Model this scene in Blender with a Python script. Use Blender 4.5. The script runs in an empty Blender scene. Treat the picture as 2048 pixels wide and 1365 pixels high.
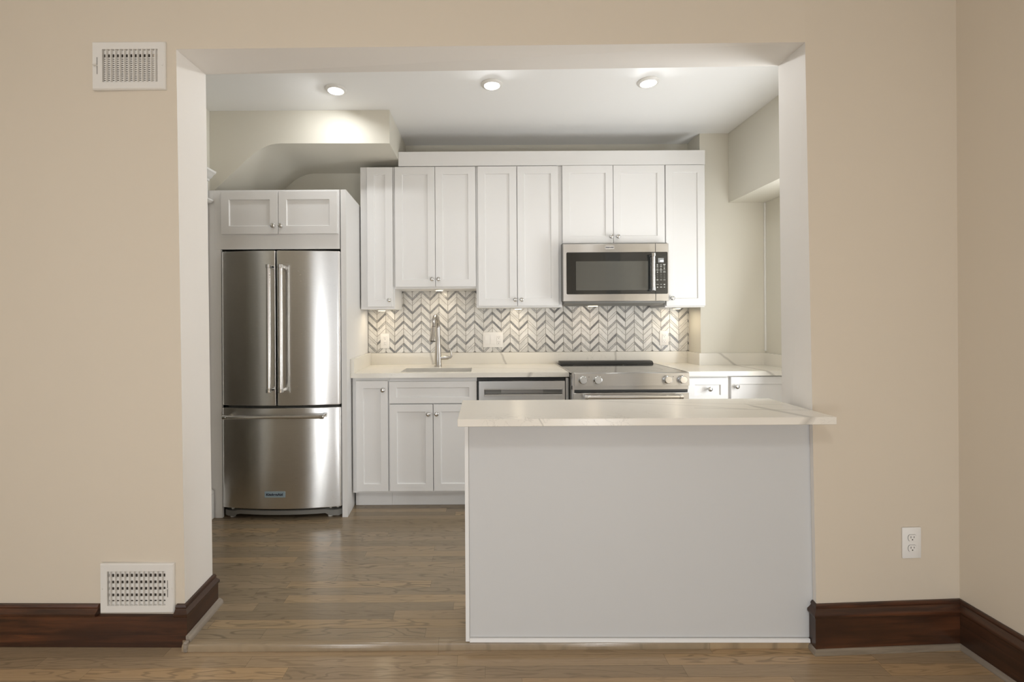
import bpy, bmesh, math, random
from mathutils import Vector, Matrix
random.seed(7)
S = bpy.context.scene
COL = S.collection
PI = math.pi

# ------------------------------------------------------------------ camera
cd = bpy.data.cameras.new('camera'); cam = bpy.data.objects.new('camera', cd); COL.objects.link(cam)
cam.location = (0, 0, 1.28)
cam.rotation_euler = (Matrix.Rotation(PI/2, 3, 'X') @ Matrix.Rotation(-.006, 3, 'Z')).to_euler()
cd.sensor_width = 36; cd.lens = 36*905/2048
cd.shift_x = (1024-968)/2048; cd.shift_y = (640-682.5)/2048
cd.clip_start = .02
S.camera = cam

# ------------------------------------------------------------------ world, exposure, large lights
w = bpy.data.worlds.new('sky'); S.world = w; w.use_nodes = True
w.node_tree.nodes['Background'].inputs[0].default_value = (.80, .88, 1, 1)
w.node_tree.nodes['Background'].inputs[1].default_value = 1.0
S.view_settings.view_transform = 'Standard'; S.view_settings.look = 'None'
S.view_settings.exposure = 0.0; S.view_settings.gamma = 1
S.view_settings.use_curve_mapping = False

def area(name, loc, direction, sx, sy, power, color, shape='RECTANGLE', spread=PI):
    d = bpy.data.lights.new(name, 'AREA'); d.shape = shape; d.size = sx; d.size_y = sy
    d.energy = power; d.color = color; d.spread = spread
    o = bpy.data.objects.new(name, d); COL.objects.link(o); o.location = loc
    o.rotation_euler = Vector(direction).to_track_quat('-Z', 'Y').to_euler()
    return o
def point(name, loc, power, color, r):
    d = bpy.data.lights.new(name, 'POINT'); d.energy = power; d.color = color; d.shadow_soft_size = r
    o = bpy.data.objects.new(name, d); COL.objects.link(o); o.location = loc; return o
DAY = (.915, .965, 1.0)
area('window_daylight', (-.55, -3.06, 1.30), (0, 1, .0), 3.4, 2.1, 15, DAY)
area('side_window_daylight', (-3.06, -.6, 1.45), (1, 0, 0), 1.5, 1.7, 8, DAY)
area('kitchen_window_daylight', (2.125, 2.42, 1.30), (-1, -.16, .32), .56, 1.34, 25, (.95, .98, 1))
area('overhead_fill_light', (-.3, -.9, 2.92), (0, 0, -1), .5, .5, 22, (.96, .985, 1), 'DISK')  # added fill from above for the living room walls, no fixture hangs here
point('passage_fill_light', (-2.5, 2.7, 2.0), 2.0, (1, .97, .92), .1)  # added weak fill, lifts the dark passage mirrored in the refrigerator doors
point('low_fill_light', (-1.3, -1.3, .42), 44, (.96, .985, 1), .18)  # added fill from low down for the header underside, no lamp stands here
point('low_fill_light', (1.1, -1.4, .42), 53, (.96, .985, 1), .18)  # second added low fill, also reaches the kitchen ceiling and bulkhead

# ------------------------------------------------------------------ materials
def mat(name, col=(.8, .8, .8), rough=.5, metal=0, spec=.5, **k):
    m = bpy.data.materials.new(name); m.use_nodes = True
    b = m.node_tree.nodes['Principled BSDF']
    b.inputs['Base Color'].default_value = (*col, 1); b.inputs['Roughness'].default_value = rough
    b.inputs['Metallic'].default_value = metal; b.inputs['Specular IOR Level'].default_value = spec
    for kk, v in k.items(): b.inputs[kk.replace('_', ' ')].default_value = v
    return m
class N:
    def __init__(s, m): s.t = m.node_tree; s.b = s.t.nodes['Principled BSDF']
    def new(s, typ, **p):
        n = s.t.nodes.new(typ)
        for k, v in p.items(): setattr(n, k, v)
        return n
    def put(s, sock, v):
        if hasattr(v, 'links') or isinstance(v, bpy.types.NodeSocket): s.t.links.new(v, sock)
        else: sock.default_value = v
    def math(s, op, a, b=None, c=None, clamp=False):
        n = s.new('ShaderNodeMath', operation=op, use_clamp=clamp)
        for i, v in enumerate((a, b, c)):
            if v is not None: s.put(n.inputs[i], v)
        return n.outputs[0]
    def obj(s): return s.new('ShaderNodeTexCoord').outputs['Object']
    def pos(s): return s.new('ShaderNodeNewGeometry').outputs['Position']
    def sep(s, v):
        n = s.new('ShaderNodeSeparateXYZ'); s.put(n.inputs[0], v); return n.outputs
    def comb(s, x, y, z):
        n = s.new('ShaderNodeCombineXYZ')
        for i, v in enumerate((x, y, z)): s.put(n.inputs[i], v)
        return n.outputs[0]
    def scale(s, v, sc):
        n = s.new('ShaderNodeVectorMath', operation='MULTIPLY'); s.put(n.inputs[0], v); n.inputs[1].default_value = sc; return n.outputs[0]
    def noise(s, v, scale=5, detail=4, rough=.55, dist=0):
        n = s.new('ShaderNodeTexNoise'); s.put(n.inputs['Vector'], v)
        n.inputs['Scale'].default_value = scale; n.inputs['Detail'].default_value = detail
        n.inputs['Roughness'].default_value = rough; n.inputs['Distortion'].default_value = dist
        return n.outputs[0]
    def white(s, v):
        n = s.new('ShaderNodeTexWhiteNoise', noise_dimensions='3D'); s.put(n.inputs['Vector'], v); return n.outputs['Value']
    def ramp(s, f, stops, interp='LINEAR'):
        n = s.new('ShaderNodeValToRGB'); s.put(n.inputs[0], f); e = n.color_ramp.elements; n.color_ramp.interpolation = interp
        while len(e) < len(stops): e.new(.5)
        for i, (p, c) in enumerate(stops):
            e[i].position = p; e[i].color = (*c, 1) if len(c) == 3 else c
        return n.outputs[0]
    def mix(s, f, a, b, mode='MIX'):
        n = s.new('ShaderNodeMix', data_type='RGBA', blend_type=mode); s.put(n.inputs[0], f)
        for sock, v in ((n.inputs[6], a), (n.inputs[7], b)):
            s.put(sock, (*v, 1) if isinstance(v, tuple) and len(v) == 3 else v)
        return n.outputs[2]
    def bump(s, h, strength=.1, dist=.001):
        n = s.new('ShaderNodeBump'); s.put(n.inputs['Height'], h); n.inputs['Strength'].default_value = strength; n.inputs['Distance'].default_value = dist
        s.t.links.new(n.outputs[0], s.b.inputs['Normal'])
    def color(s, c): s.put(s.b.inputs['Base Color'], c)
    def rough(s, c): s.put(s.b.inputs['Roughness'], c)

def paint(name, col, rough=.6):
    m = mat(name, col, rough, spec=.3); n = N(m)
    v = n.obj(); f = n.noise(v, 1.3, 3)
    n.color(n.mix(f, tuple(c*.985 for c in col), tuple(min(1, c*1.015) for c in col)))
    n.bump(n.noise(v, 260, 2), .06, .0006)
    return m
M = {}
M['wall'] = paint('beige_wall_paint', (.660, .580, .474))
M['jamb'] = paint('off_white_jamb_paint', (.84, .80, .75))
M['kwall'] = paint('cream_wall_paint', (.715, .685, .600))
M['ceil'] = paint('white_ceiling_paint', (.90, .90, .89), .7)
M['trimw'] = paint('white_trim_paint', (.80, .79, .76), .4)
def cabinet_white():
    m = mat('white_cabinet_lacquer', (.80, .79, .775), .38, spec=.45); n = N(m)
    n.bump(n.noise(n.obj(), 120, 2), .03, .0004); return m
M['cab'] = cabinet_white()
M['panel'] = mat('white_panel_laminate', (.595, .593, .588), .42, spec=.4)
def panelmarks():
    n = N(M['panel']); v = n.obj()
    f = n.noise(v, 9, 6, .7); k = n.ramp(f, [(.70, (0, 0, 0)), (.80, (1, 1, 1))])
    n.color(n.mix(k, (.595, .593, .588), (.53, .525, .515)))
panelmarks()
M['dark'] = mat('dark_gap', (.03, .03, .028), .6)
M['black'] = mat('black_plastic', (.022, .023, .022), .35)
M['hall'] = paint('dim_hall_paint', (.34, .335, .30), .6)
M['plastic'] = mat('white_plastic', (.82, .80, .77), .3)
M['slot'] = mat('outlet_slots', (.05, .045, .04), .5)
M['ventw'] = mat('white_enamelled_steel', (.74, .71, .665), .38)
M['duct'] = mat('dark_duct', (.045, .035, .025), .8)
M['chrome'] = mat('polished_chrome', (.66, .655, .64), .09, 1)
M['nickel'] = mat('brushed_nickel', (.50, .475, .44), .26, 1)
M['pewter'] = mat('grey_plastic', (.20, .195, .18), .45)
M['white_foot'] = mat('white_levelling_foot', (.75, .73, .68), .5)
def steel(name, axis, base=(.60, .59, .575), rough=.32):
    m = mat(name, base, rough, 1); n = N(m)
    sc = {'x': (2, 400, 400), 'z': (400, 400, 2)}[axis]
    v = n.scale(n.obj(), sc); f = n.noise(v, 1, 3, .6)
    n.color(n.mix(f, tuple(c*.94 for c in base), tuple(c*1.05 for c in base)))
    n.rough(n.math('MULTIPLY_ADD', f, .12, rough-.06))
    n.b.inputs['Anisotropic'].default_value = .95
    tg = n.new('ShaderNodeTangent', direction_type='RADIAL', axis='Z')
    n.t.links.new(tg.outputs[0], n.b.inputs['Tangent'])
    n.b.inputs['Anisotropic Rotation'].default_value = .25 if axis == 'x' else 0
    n.bump(f, .02, .0002)
    return m
M['steel'] = steel('brushed_stainless_steel', 'x')
M['strip'] = mat('grey_control_strip', (.30, .29, .275), .35, .5)
M['glass'] = mat('black_oven_glass', (.018, .019, .018), .06, spec=.7)
M['window'] = mat('grey_mesh_window_glass', (.085, .085, .075), .10, spec=.6)
def window_mesh():
    n = N(M['window']); x, y, z = n.sep(n.obj())
    a = n.math('FRACT', n.math('MULTIPLY', x, 260)); b = n.math('FRACT', n.math('MULTIPLY', z, 260))
    k = n.math('MULTIPLY', n.math('GREATER_THAN', a, .5), n.math('GREATER_THAN', b, .5))
    n.color(n.mix(k, (.105, .103, .09), (.05, .05, .045)))
window_mesh()
M['cooktop'] = mat('black_ceramic_glass', (.012, .012, .012), .05, spec=.9)
M['badge'] = mat('blue_grey_badge', (.36, .47, .54), .35, .3)
M['badge_film'] = mat('silver_badge', (.72, .71, .69), .25, .6)
M['ink'] = mat('dark_lettering', (.02, .025, .05), .4)
M['glyph'] = mat('pale_keypad_print', (.62, .62, .58), .5)
def emis(name, col, st):
    m = mat(name, col, .4); b = m.node_tree.nodes['Principled BSDF']
    b.inputs['Emission Color'].default_value = (*col, 1); b.inputs['Emission Strength'].default_value = st; return m
M['lamp'] = emis('glowing_diffuser', (1, .95, .86), 9)
M['puck'] = emis('warm_glowing_lens', (1, .86, .55), 5)
M['lcd'] = mat('grey_display', (.30, .31, .31), .2)
M['digits'] = emis('lit_digits', (.9, .93, 1), 2.2)

def wood_floor(name, tint):
    m = mat(name, rough=.3, spec=.5); n = N(m)
    x, y, z = n.sep(n.pos()); W = .057
    row = n.math('FLOOR', n.math('DIVIDE', y, W))
    r1 = n.white(n.comb(row, 3.1, 0)); r2 = n.white(n.comb(row, 9.7, 2))
    L = n.math('MULTIPLY_ADD', r2, .5, .65)
    xs = n.math('DIVIDE', n.math('MULTIPLY_ADD', r1, 7.0, n.math('ADD', x, 20)), L)
    cx = n.math('FLOOR', xs); cell = n.comb(cx, row, 1.5)
    rc = n.white(cell); rd = n.white(n.comb(cx, row, 7.7))
    fx = n.math('FRACT', xs); fy = n.math('FRACT', n.math('DIVIDE', y, W))
    # grain: fine streaks + cathedral rings
    g1 = n.noise(n.comb(n.math('MULTIPLY', x, 4), n.math('MULTIPLY', y, 170), n.math('MULTIPLY', rc, 40)), 1, 5, .65)
    warp = n.noise(n.comb(n.math('MULTIPLY', x, 2.2), n.math('MULTIPLY', y, 16), n.math('MULTIPLY', rc, 91)), 1, 2, .5)
    rings = n.math('SINE', n.math('MULTIPLY', warp, 62))
    fine = n.noise(n.comb(n.math('MULTIPLY', x, 30), n.math('MULTIPLY', y, 420), rc), 1, 2, .6)
    rl = n.ramp(rings, [(.55, (0, 0, 0)), (.98, (1, 1, 1))])
    rl = n.math('MULTIPLY', rl, n.math('MULTIPLY_ADD', rd, .9, .12))
    base = n.ramp(rc, [(0, tuple(c*.70 for c in tint)), (.35, tuple(c*.93 for c in tint)), (.7, tint), (1, (tint[0]*1.36, tint[1]*1.24, tint[2]*1.05))])
    c = n.mix(n.math('MULTIPLY', g1, .75), base, tuple(t*.45 for t in tint))
    c = n.mix(n.math('MULTIPLY', rl, .72), c, tuple(t*.30 for t in tint))
    c = n.mix(n.math('MULTIPLY', fine, .25), c, tuple(t*1.5 for t in tint))
    e1 = n.math('LESS_THAN', n.math('MULTIPLY', n.math('MINIMUM', fy, n.math('SUBTRACT', 1, fy)), W), .0006)
    e2 = n.math('LESS_THAN', n.math('MULTIPLY', n.math('MINIMUM', fx, n.math('SUBTRACT', 1, fx)), L), .0006)
    e = n.math('MAXIMUM', e1, e2)
    c = n.mix(n.math('MULTIPLY', e, .55), c, tuple(t*.2 for t in tint))
    n.color(c); n.rough(n.math('MULTIPLY_ADD', g1, .16, .12))
    n.bump(n.math('SUBTRACT', n.math('MULTIPLY', g1, .4), e), .12, .0008)
    return m
M['floor_living'] = wood_floor('warm_brown_oak_strip_floor', (.42, .305, .190))
M['floor'] = wood_floor('grey_brown_oak_strip_floor', (.335, .258, .170))
def stained(name, dark, light, axis):
    m = mat(name, rough=.3, spec=.5); n = N(m); x, y, z = n.sep(n.pos())
    a = n.math('MULTIPLY', x if axis == 'x' else y, 2.6); b = y if axis == 'x' else x
    v = n.comb(a, n.math('MULTIPLY', b, 30), n.math('MULTIPLY', z, 42))
    f = n.noise(v, 1, 5, .65, .6); g = n.noise(n.comb(n.math('MULTIPLY', a, .7), b, n.math('MULTIPLY', z, 6)), 1.2, 2)
    k = n.math('MULTIPLY', n.ramp(f, [(.38, (0, 0, 0)), (.72, (1, 1, 1))]), n.ramp(g, [(.38, (.12, .12, .12)), (.66, (1, 1, 1))]))
    c = n.mix(k, dark, light)
    sp = n.ramp(n.noise(n.scale(n.pos(), (60, 60, 90)), 1, 3, .6), [(.78, (0, 0, 0)), (.80, (1, 1, 1))])
    n.color(n.mix(n.math('MULTIPLY', sp, .5), c, (.45, .38, .30))); n.rough(n.math('MULTIPLY_ADD', f, .2, .22)); n.bump(f, .08, .0006)
    return m
M['stain_x'] = stained('dark_stained_wood', (.036, .015, .008), (.155, .055, .022), 'x')
M['stain_y'] = stained('dark_stained_wood_side', (.036, .017, .010), (.105, .045, .022), 'y')
M['shoe'] = stained('weathered_oak_moulding', (.20, .16, .115), (.38, .31, .235), 'x')
M['shoe_y'] = stained('weathered_oak_side_moulding', (.24, .20, .16), (.46, .40, .33), 'y')

def quartz(name, veins, base=(.80, .765, .69)):
    """veins: (x0, y0, z0, dx, dy, dz, plane normal, width, reach) broad grey veins lying on planes through the slab"""
    m = mat(name, base, .25, spec=.5); n = N(m); p = n.pos()
    w1 = n.noise(p, 3.2, 4, .6); w2 = n.noise(n.scale(p, (1, 1, 1)), 11, 3, .6)
    c = n.mix(n.ramp(n.noise(p, 2.1, 3), [(.4, (0, 0, 0)), (.75, (1, 1, 1))]), base, tuple(b*.95 for b in base))
    # hairline flecks, only in a few clouds
    t = n.math('ABSOLUTE', n.math('SUBTRACT', n.noise(p, 17, 4, .6, .8), .5))
    cl = n.ramp(n.noise(p, 2.7, 2), [(.56, (0, 0, 0)), (.68, (1, 1, 1))])
    k = n.math('MULTIPLY', n.ramp(t, [(0, (1, 1, 1)), (.018, (0, 0, 0))]), cl)
    c = n.mix(n.math('MULTIPLY', k, .55), c, (.50, .465, .41))
    x, y, z = n.sep(p)
    for (px, py, pz), (nx, ny, nz), wd, (ax, a0, a1), amp in veins:
        d = n.math('ADD', n.math('ADD', n.math('MULTIPLY', n.math('SUBTRACT', x, px), nx), n.math('MULTIPLY', n.math('SUBTRACT', y, py), ny)), n.math('MULTIPLY', n.math('SUBTRACT', z, pz), nz))
        d = n.math('ADD', d, n.math('MULTIPLY', n.math('SUBTRACT', w1, .5), amp))
        d = n.math('ADD', d, n.math('MULTIPLY', n.math('SUBTRACT', w2, .5), amp*.25))
        k = n.math('DIVIDE', n.math('ABSOLUTE', d), wd)
        k = n.math('SUBTRACT', 1, k, clamp=True)
        s = (x, y, z)[ax]
        k = n.math('MULTIPLY', k, n.math('MULTIPLY', n.math('GREATER_THAN', s, a0), n.math('LESS_THAN', s, a1)))
        c = n.mix(n.math('MULTIPLY', k, .75, clamp=True), c, (.43, .40, .355))
    n.color(c); return m
# ------------------------------------------------------------------ mesh helpers
def BM(): return bmesh.new()
def box(bm, x0, x1, y0, y1, z0, z1, mi=0, bev=0, seg=1):
    vs = [bm.verts.new((x, y, z)) for x in (x0, x1) for y in (y0, y1) for z in (z0, z1)]
    idx = [(0, 1, 3, 2), (4, 6, 7, 5), (0, 4, 5, 1), (2, 3, 7, 6), (0, 2, 6, 4), (1, 5, 7, 3)]
    fs = [bm.faces.new([vs[i] for i in q]) for q in idx]
    for f in fs: f.material_index = mi
    if bev:
        es = list({e for f in fs for e in f.edges})
        r = bmesh.ops.bevel(bm, geom=es, offset=bev, segments=seg, affect='EDGES', profile=.5)
        for f in r['faces']: f.material_index = mi
def hexa(bm, bot, top, mi=0):
    """bot, top: four corners each, same winding"""
    a = [bm.verts.new(p) for p in bot]; b = [bm.verts.new(p) for p in top]
    fs = [bm.faces.new(a[::-1]), bm.faces.new(b)]
    for i in range(4): fs.append(bm.faces.new([a[i], a[(i+1) % 4], b[(i+1) % 4], b[i]]))
    for f in fs: f.material_index = mi
def prism(bm, poly, axis, a, b, mi=0, skew=None):
    """extrude a 2D polygon; axis 'x' poly=(y,z), 'y' poly=(x,z), 'z' poly=(x,y)"""
    def P(u, v, w): return {'x': (w, u, v), 'y': (u, w, v), 'z': (u, v, w)}[axis]
    va = [bm.verts.new(P(u, v, a)) for u, v in poly]; vb = [bm.verts.new(P(u, v, b)) for u, v in poly]
    fs = [bm.faces.new(va[::-1]), bm.faces.new(vb)]
    k = len(poly)
    for i in range(k): fs.append(bm.faces.new([va[i], va[(i+1) % k], vb[(i+1) % k], vb[i]]))
    for f in fs: f.material_index = mi
    return fs
def tube(bm, pts, rad, n=16, mi=0, caps=True):
    pts = [Vector(p) for p in pts]; k = len(pts)
    if not isinstance(rad, (list, tuple)): rad = [rad]*k
    t0 = (pts[1]-pts[0]).normalized()
    u = t0.orthogonal().normalized(); rings = []
    for i, p in enumerate(pts):
        t = (pts[min(i+1, k-1)]-pts[max(i-1, 0)]).normalized()
        u = (u-t*u.dot(t)).normalized(); v = t.cross(u)
        rings.append([bm.verts.new(p+rad[i]*(math.cos(2*PI*j/n)*u+math.sin(2*PI*j/n)*v)) for j in range(n)])
    for a, b in zip(rings, rings[1:]):
        for j in range(n):
            f = bm.faces.new([a[j], a[(j+1) % n], b[(j+1) % n], b[j]]); f.material_index = mi
    if caps:
        bm.faces.new(rings[0][::-1]).material_index = mi; bm.faces.new(rings[-1]).material_index = mi
def lathe(bm, o, ax, prof, n=24, mi=0):
    """prof: (radius, height along ax) from start to end, closed with caps"""
    o = Vector(o); ax = Vector(ax).normalized(); u = ax.orthogonal().normalized(); v = ax.cross(u); rings = []
    for r, h in prof:
        r = max(r, 1e-5)
        rings.append([bm.verts.new(o+ax*h+r*(math.cos(2*PI*j/n)*u+math.sin(2*PI*j/n)*v)) for j in range(n)])
    for a, b in zip(rings, rings[1:]):
        for j in range(n): bm.faces.new([a[j], a[(j+1) % n], b[(j+1) % n], b[j]]).material_index = mi
    bm.faces.new(rings[0][::-1]).material_index = mi; bm.faces.new(rings[-1]).material_index = mi
WL = {}
def wloc(o): return WL.get(o.name, Vector((0, 0, 0)))
def obj(name, bm, mats, parent=None, smooth=35, origin=None):
    bmesh.ops.recalc_face_normals(bm, faces=bm.faces)
    if parent is not None: base = wloc(parent)
    elif origin is not None: base = Vector(origin)
    else:
        xs = [v.co for v in bm.verts]
        base = Vector(((min(p.x for p in xs)+max(p.x for p in xs))/2, (min(p.y for p in xs)+max(p.y for p in xs))/2, min(p.z for p in xs)))
    bmesh.ops.translate(bm, verts=bm.verts, vec=-base)
    me = bpy.data.meshes.new(name); bm.to_mesh(me); bm.free()
    for m in (mats if isinstance(mats, (list, tuple)) else [mats]): me.materials.append(m)
    if smooth:
        for p in me.polygons: p.use_smooth = True
        me.set_sharp_from_angle(angle=math.radians(smooth))
    o = bpy.data.objects.new(name, me); COL.objects.link(o)
    if parent is not None: o.parent = parent
    else: o.location = base
    WL[o.name] = base
    return o
def tag(o, label, cat, group=None):
    o['label'] = label; o['category'] = cat
    if group: o['group'] = group
    return o
def thing(name, label, cat, loc, group=None):
    o = bpy.data.objects.new(name, None); COL.objects.link(o); o.location = loc; o.empty_display_size = .05
    WL[o.name] = Vector(loc); return tag(o, label, cat, group)
def struct(o): o['kind'] = 'structure'; return o
def sbox(name, m, *b):
    bm = BM(); box(bm, *b); return struct(obj(name, bm, m, smooth=0))
def lettering(name, text, x, y, z, h, width, m, parent):
    """flat raised text facing the living room, centred at x, z"""
    c = bpy.data.curves.new(name, 'FONT'); c.body = text; c.size = h; c.align_x = 'CENTER'; c.align_y = 'CENTER'; c.extrude = .0004; c.offset = .0008*h/.02
    t = bpy.data.objects.new(name, c); COL.objects.link(t)
    bpy.context.view_layer.update()
    me = bpy.data.meshes.new_from_object(t.evaluated_get(bpy.context.evaluated_depsgraph_get()))
    COL.objects.unlink(t); bpy.data.objects.remove(t)
    xs = [v.co.x for v in me.vertices]; k = width/(max(xs)-min(xs))
    me.transform(Matrix.Translation(Vector((x, y, z))-wloc(parent)) @ Matrix.Rotation(PI/2, 4, 'X') @ Matrix.Diagonal((k, 1, 1, 1)))
    me.materials.clear(); me.materials.append(m)
    o = bpy.data.objects.new(name, me); COL.objects.link(o); o.parent = parent; WL[o.name] = wloc(parent); return o

# ================================================================== THE SETTING
YW = 3.651           # kitchen back wall
CZ = 2.69            # kitchen ceiling
LZ = 2.95            # living room ceiling
# floors
sbox('floor', M['floor_living'], -3.1, 1.95, -3.1, 1.86, -.10, -.03)
bm = BM(); box(bm, -3.1, 2.3, 2.03, 3.75, -.10, 0); box(bm, -1.2165, 1.299, 1.815, 2.03, -.10, 0)
bmesh.ops.remove_doubles(bm, verts=bm.verts, dist=.0002); struct(obj('floor_kitchen', bm, M['floor'], smooth=0))
bm = BM()            # bullnose edge of the kitchen floor step
prism(bm, [(1.8147, -.0295), (1.8147, -.0005), (1.803, -.0005), (1.796, -.003), (1.792, -.009), (1.7915, -.0295)], 'x', -1.205, 1.284)
struct(obj('trim_step_nosing', bm, M['floor']))
# front wall: two piers and a header, the jambs not quite plumb
bm = BM()
hexa(bm, [(-3.1, 1.86, -.1), (-1.218, 1.836, -.1), (-1.232, 2.045, -.1), (-3.1, 2.045, -.1)],
         [(-3.1, 1.86, 2.40), (-1.2425, 1.836, 2.386), (-1.251, 2.045, 2.397), (-3.1, 2.045, 2.40)])
hexa(bm, [(-3.1, 1.86, 2.40), (-1.2425, 1.836, 2.386), (-1.251, 2.045, 2.397), (-3.1, 2.045, 2.40)],
         [(-3.1, 1.86, 3.0), (-1.2425, 1.836, 3.0), (-1.251, 2.045, 3.0), (-3.1, 2.045, 3.0)])
hexa(bm, [(-1.2425, 1.836, 2.386), (1.266, 1.775, 2.362), (1.337, 2.045, 2.420), (-1.251, 2.045, 2.397)],
         [(-1.2425, 1.836, 3.0), (1.266, 1.775, 3.0), (1.337, 2.045, 3.0), (-1.251, 2.045, 3.0)])
hexa(bm, [(1.300, 1.775, -.1), (1.96, 1.806, -.1), (1.96, 2.045, -.1), (1.350, 2.045, -.1)],
         [(1.266, 1.775, 2.362), (1.96, 1.806, 2.362), (1.96, 2.045, 2.42), (1.337, 2.045, 2.42)])
hexa(bm, [(1.266, 1.775, 2.362), (1.96, 1.806, 2.362), (1.96, 2.045, 2.42), (1.337, 2.045, 2.42)],
         [(1.266, 1.775, 3.0), (1.96, 1.806, 3.0), (1.96, 2.045, 3.0), (1.337, 2.045, 3.0)])
bmesh.ops.remove_doubles(bm, verts=bm.verts, dist=.0005)
bmesh.ops.recalc_face_normals(bm, faces=bm.faces)
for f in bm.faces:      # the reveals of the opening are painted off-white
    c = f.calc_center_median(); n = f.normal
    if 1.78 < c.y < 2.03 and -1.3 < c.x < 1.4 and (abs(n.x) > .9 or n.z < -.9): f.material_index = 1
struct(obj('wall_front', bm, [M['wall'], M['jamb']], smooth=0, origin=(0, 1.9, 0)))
# living room shell
sbox('wall_right', M['wall'], 1.888, 2.0, -3.1, 1.815, -.1, 3.0)
bm = BM()
box(bm, -3.2, -3.08, -3.1, -1.4, -.1, 3.0); box(bm, -3.2, -3.08, .2, 1.86, -.1, 3.0)
box(bm, -3.2, -3.08, -1.4, .2, -.1, .55); box(bm, -3.2, -3.08, -1.4, .2, 2.35, 3.0)
struct(obj('wall_left', bm, M['wall'], smooth=0))
bm = BM()
box(bm, -3.2, -2.3, -3.2, -3.08, -.1, 3.0); box(bm, 1.2, 2.0, -3.2, -3.08, -.1, 3.0)
box(bm, -2.3, 1.2, -3.2, -3.08, -.1, .55); box(bm, -2.3, 1.2, -3.2, -3.08, 2.55, 3.0)
struct(obj('wall_back', bm, M['wall'], smooth=0))
sbox('ceiling', M['ceil'], -3.2, 2.0, -3.2, 1.86, LZ, 3.05)
def window(name, horiz, a0, a1, z0, z1, at):
    fr = BM()
    def b(u0, u1, v0, v1): box(fr, *((u0, u1, at, at+.05) if horiz else (at, at+.05, u0, u1)), v0, v1)
    t = .05
    b(a0, a1, z0, z0+t); b(a0, a1, z1-t, z1); b(a0, a0+t, z0+t, z1-t); b(a1-t, a1, z0+t, z1-t)
    b(a0+t, a1-t, (z0+z1)/2-.02, (z0+z1)/2+.02)
    o = struct(obj(name, fr, M['trimw'], smooth=0))
    g = BM()
    if horiz: box(g, a0+t, a1-t, at+.02, at+.024, z0+t, z1-t)
    else: box(g, at+.02, at+.024, a0+t, a1-t, z0+t, z1-t)
    obj('pane', g, M['pane'], o, smooth=0)
M['pane'] = mat('window_glass', (1, 1, 1), 0, Transmission_Weight=1.0)
window('window_1', True, -2.3, 1.2, .55, 2.55, -3.17)
window('window_2', False, -1.4, .2, .55, 2.35, -3.17)
window('window_3', False, 2.15, 2.75, .56, 2.02, 2.21)
# kitchen shell
sbox('wall_kitchen_back', M['kwall'], -1.95, 1.650, YW, YW+.1, -.1, 2.8)
bm = BM()
prism(bm, [(1.650, YW), (1.650, 3.447), (2.30, 3.447), (2.30, YW+.1), (1.650, YW+.1)], 'z', -.1, 2.8)
struct(obj('wall_kitchen_stub', bm, M['kwall'], smooth=0))
bm = BM()            # right wall with its window, stepped out above as a bulkhead
box(bm, 2.145, 2.30, 2.045, 3.446, -.1, .56); box(bm, 2.145, 2.30, 2.045, 2.15, .56, 2.02); box(bm, 2.145, 2.30, 2.75, 3.446, .56, 2.02)
box(bm, 2.145, 2.30, 2.045, 3.446, 2.02, 2.1605)
box(bm, 1.869, 2.30, 2.046, 3.446, 2.161, 2.8)
struct(obj('wall_kitchen_right', bm, M['kwall'], smooth=0))
bm = BM(); tube(bm, [(2.140, 3.441, 1.03), (2.140, 3.441, 2.158)], .007, 8)
struct(obj('trim_corner_bead', bm, M['trimw']))
bm = BM()            # left wall with a doorway
box(bm, -1.95, -1.83, 2.045, 2.37, -.1, 2.8); box(bm, -1.95, -1.83, 2.86, YW, -.1, 2.8); box(bm, -1.95, -1.83, 2.37, 2.86, 2.04, 2.8)
struct(obj('wall_kitchen_left', bm, M['kwall'], smooth=0))
sbox('ceiling_kitchen', M['ceil'], -1.95, 2.30, 2.045, YW+.1, CZ, 2.8)
bm = BM()            # dim passage behind the doorway
box(bm, -3.05, -3.0, 2.05, 3.2, 0, 2.3); box(bm, -3.0, -1.951, 3.15, 3.2, 0, 2.3); box(bm, -3.0, -1.951, 2.05, 3.15, 2.25, 2.3)
struct(obj('wall_passage', bm, M['hall'], smooth=0))
# door casing on the kitchen's left wall
bm = BM()
box(bm, -1.829, -1.786, 2.862, 2.938, .20, 2.045, 0, .003); box(bm, -1.829, -1.786, 2.275, 2.368, .001, 2.045, 0, .003)
box(bm, -1.829, -1.786, 2.27, 2.938, 2.0455, 2.192, 0, .002)
prism(bm, [(-1.829, 2.046), (-1.772, 2.046), (-1.764, 2.050), (-1.752, 2.060), (-1.750, 2.068), (-1.786, 2.078), (-1.829, 2.078)], 'y', 2.265, 2.9395)
prism(bm, [(-1.829, 2.192), (-1.780, 2.192), (-1.776, 2.204), (-1.762, 2.212), (-1.752, 2.228), (-1.735, 2.240), (-1.733, 2.252), (-1.829, 2.262)], 'y', 2.265, 2.9395)
box(bm, -1.829, -1.758, 2.850, 2.9385, .001, .165, 0, .004); prism(bm, [(-1.829, .1655), (-1.759, .1655), (-1.765, .185), (-1.778, .192), (-1.829, .2)], 'y', 2.852, 2.9375)
struct(obj('door_1', bm, M['trimw']))
# stair bulkhead above the refrigerator
pr = [(-.625, CZ), (-.625, 2.466), (-1.350, 2.470), (-1.385, 2.468), (-1.42, 2.462), (-1.455, 2.450), (-1.49, 2.433), (-1.53, 2.408), (-1.60, 2.345), (-1.829, 2.132), (-1.829, CZ)]
bm = BM(); prism(bm, pr, 'y', 3.03, YW-.001)
struct(obj('wall_stair_bulkhead', bm, M['kwall'], smooth=30))

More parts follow.
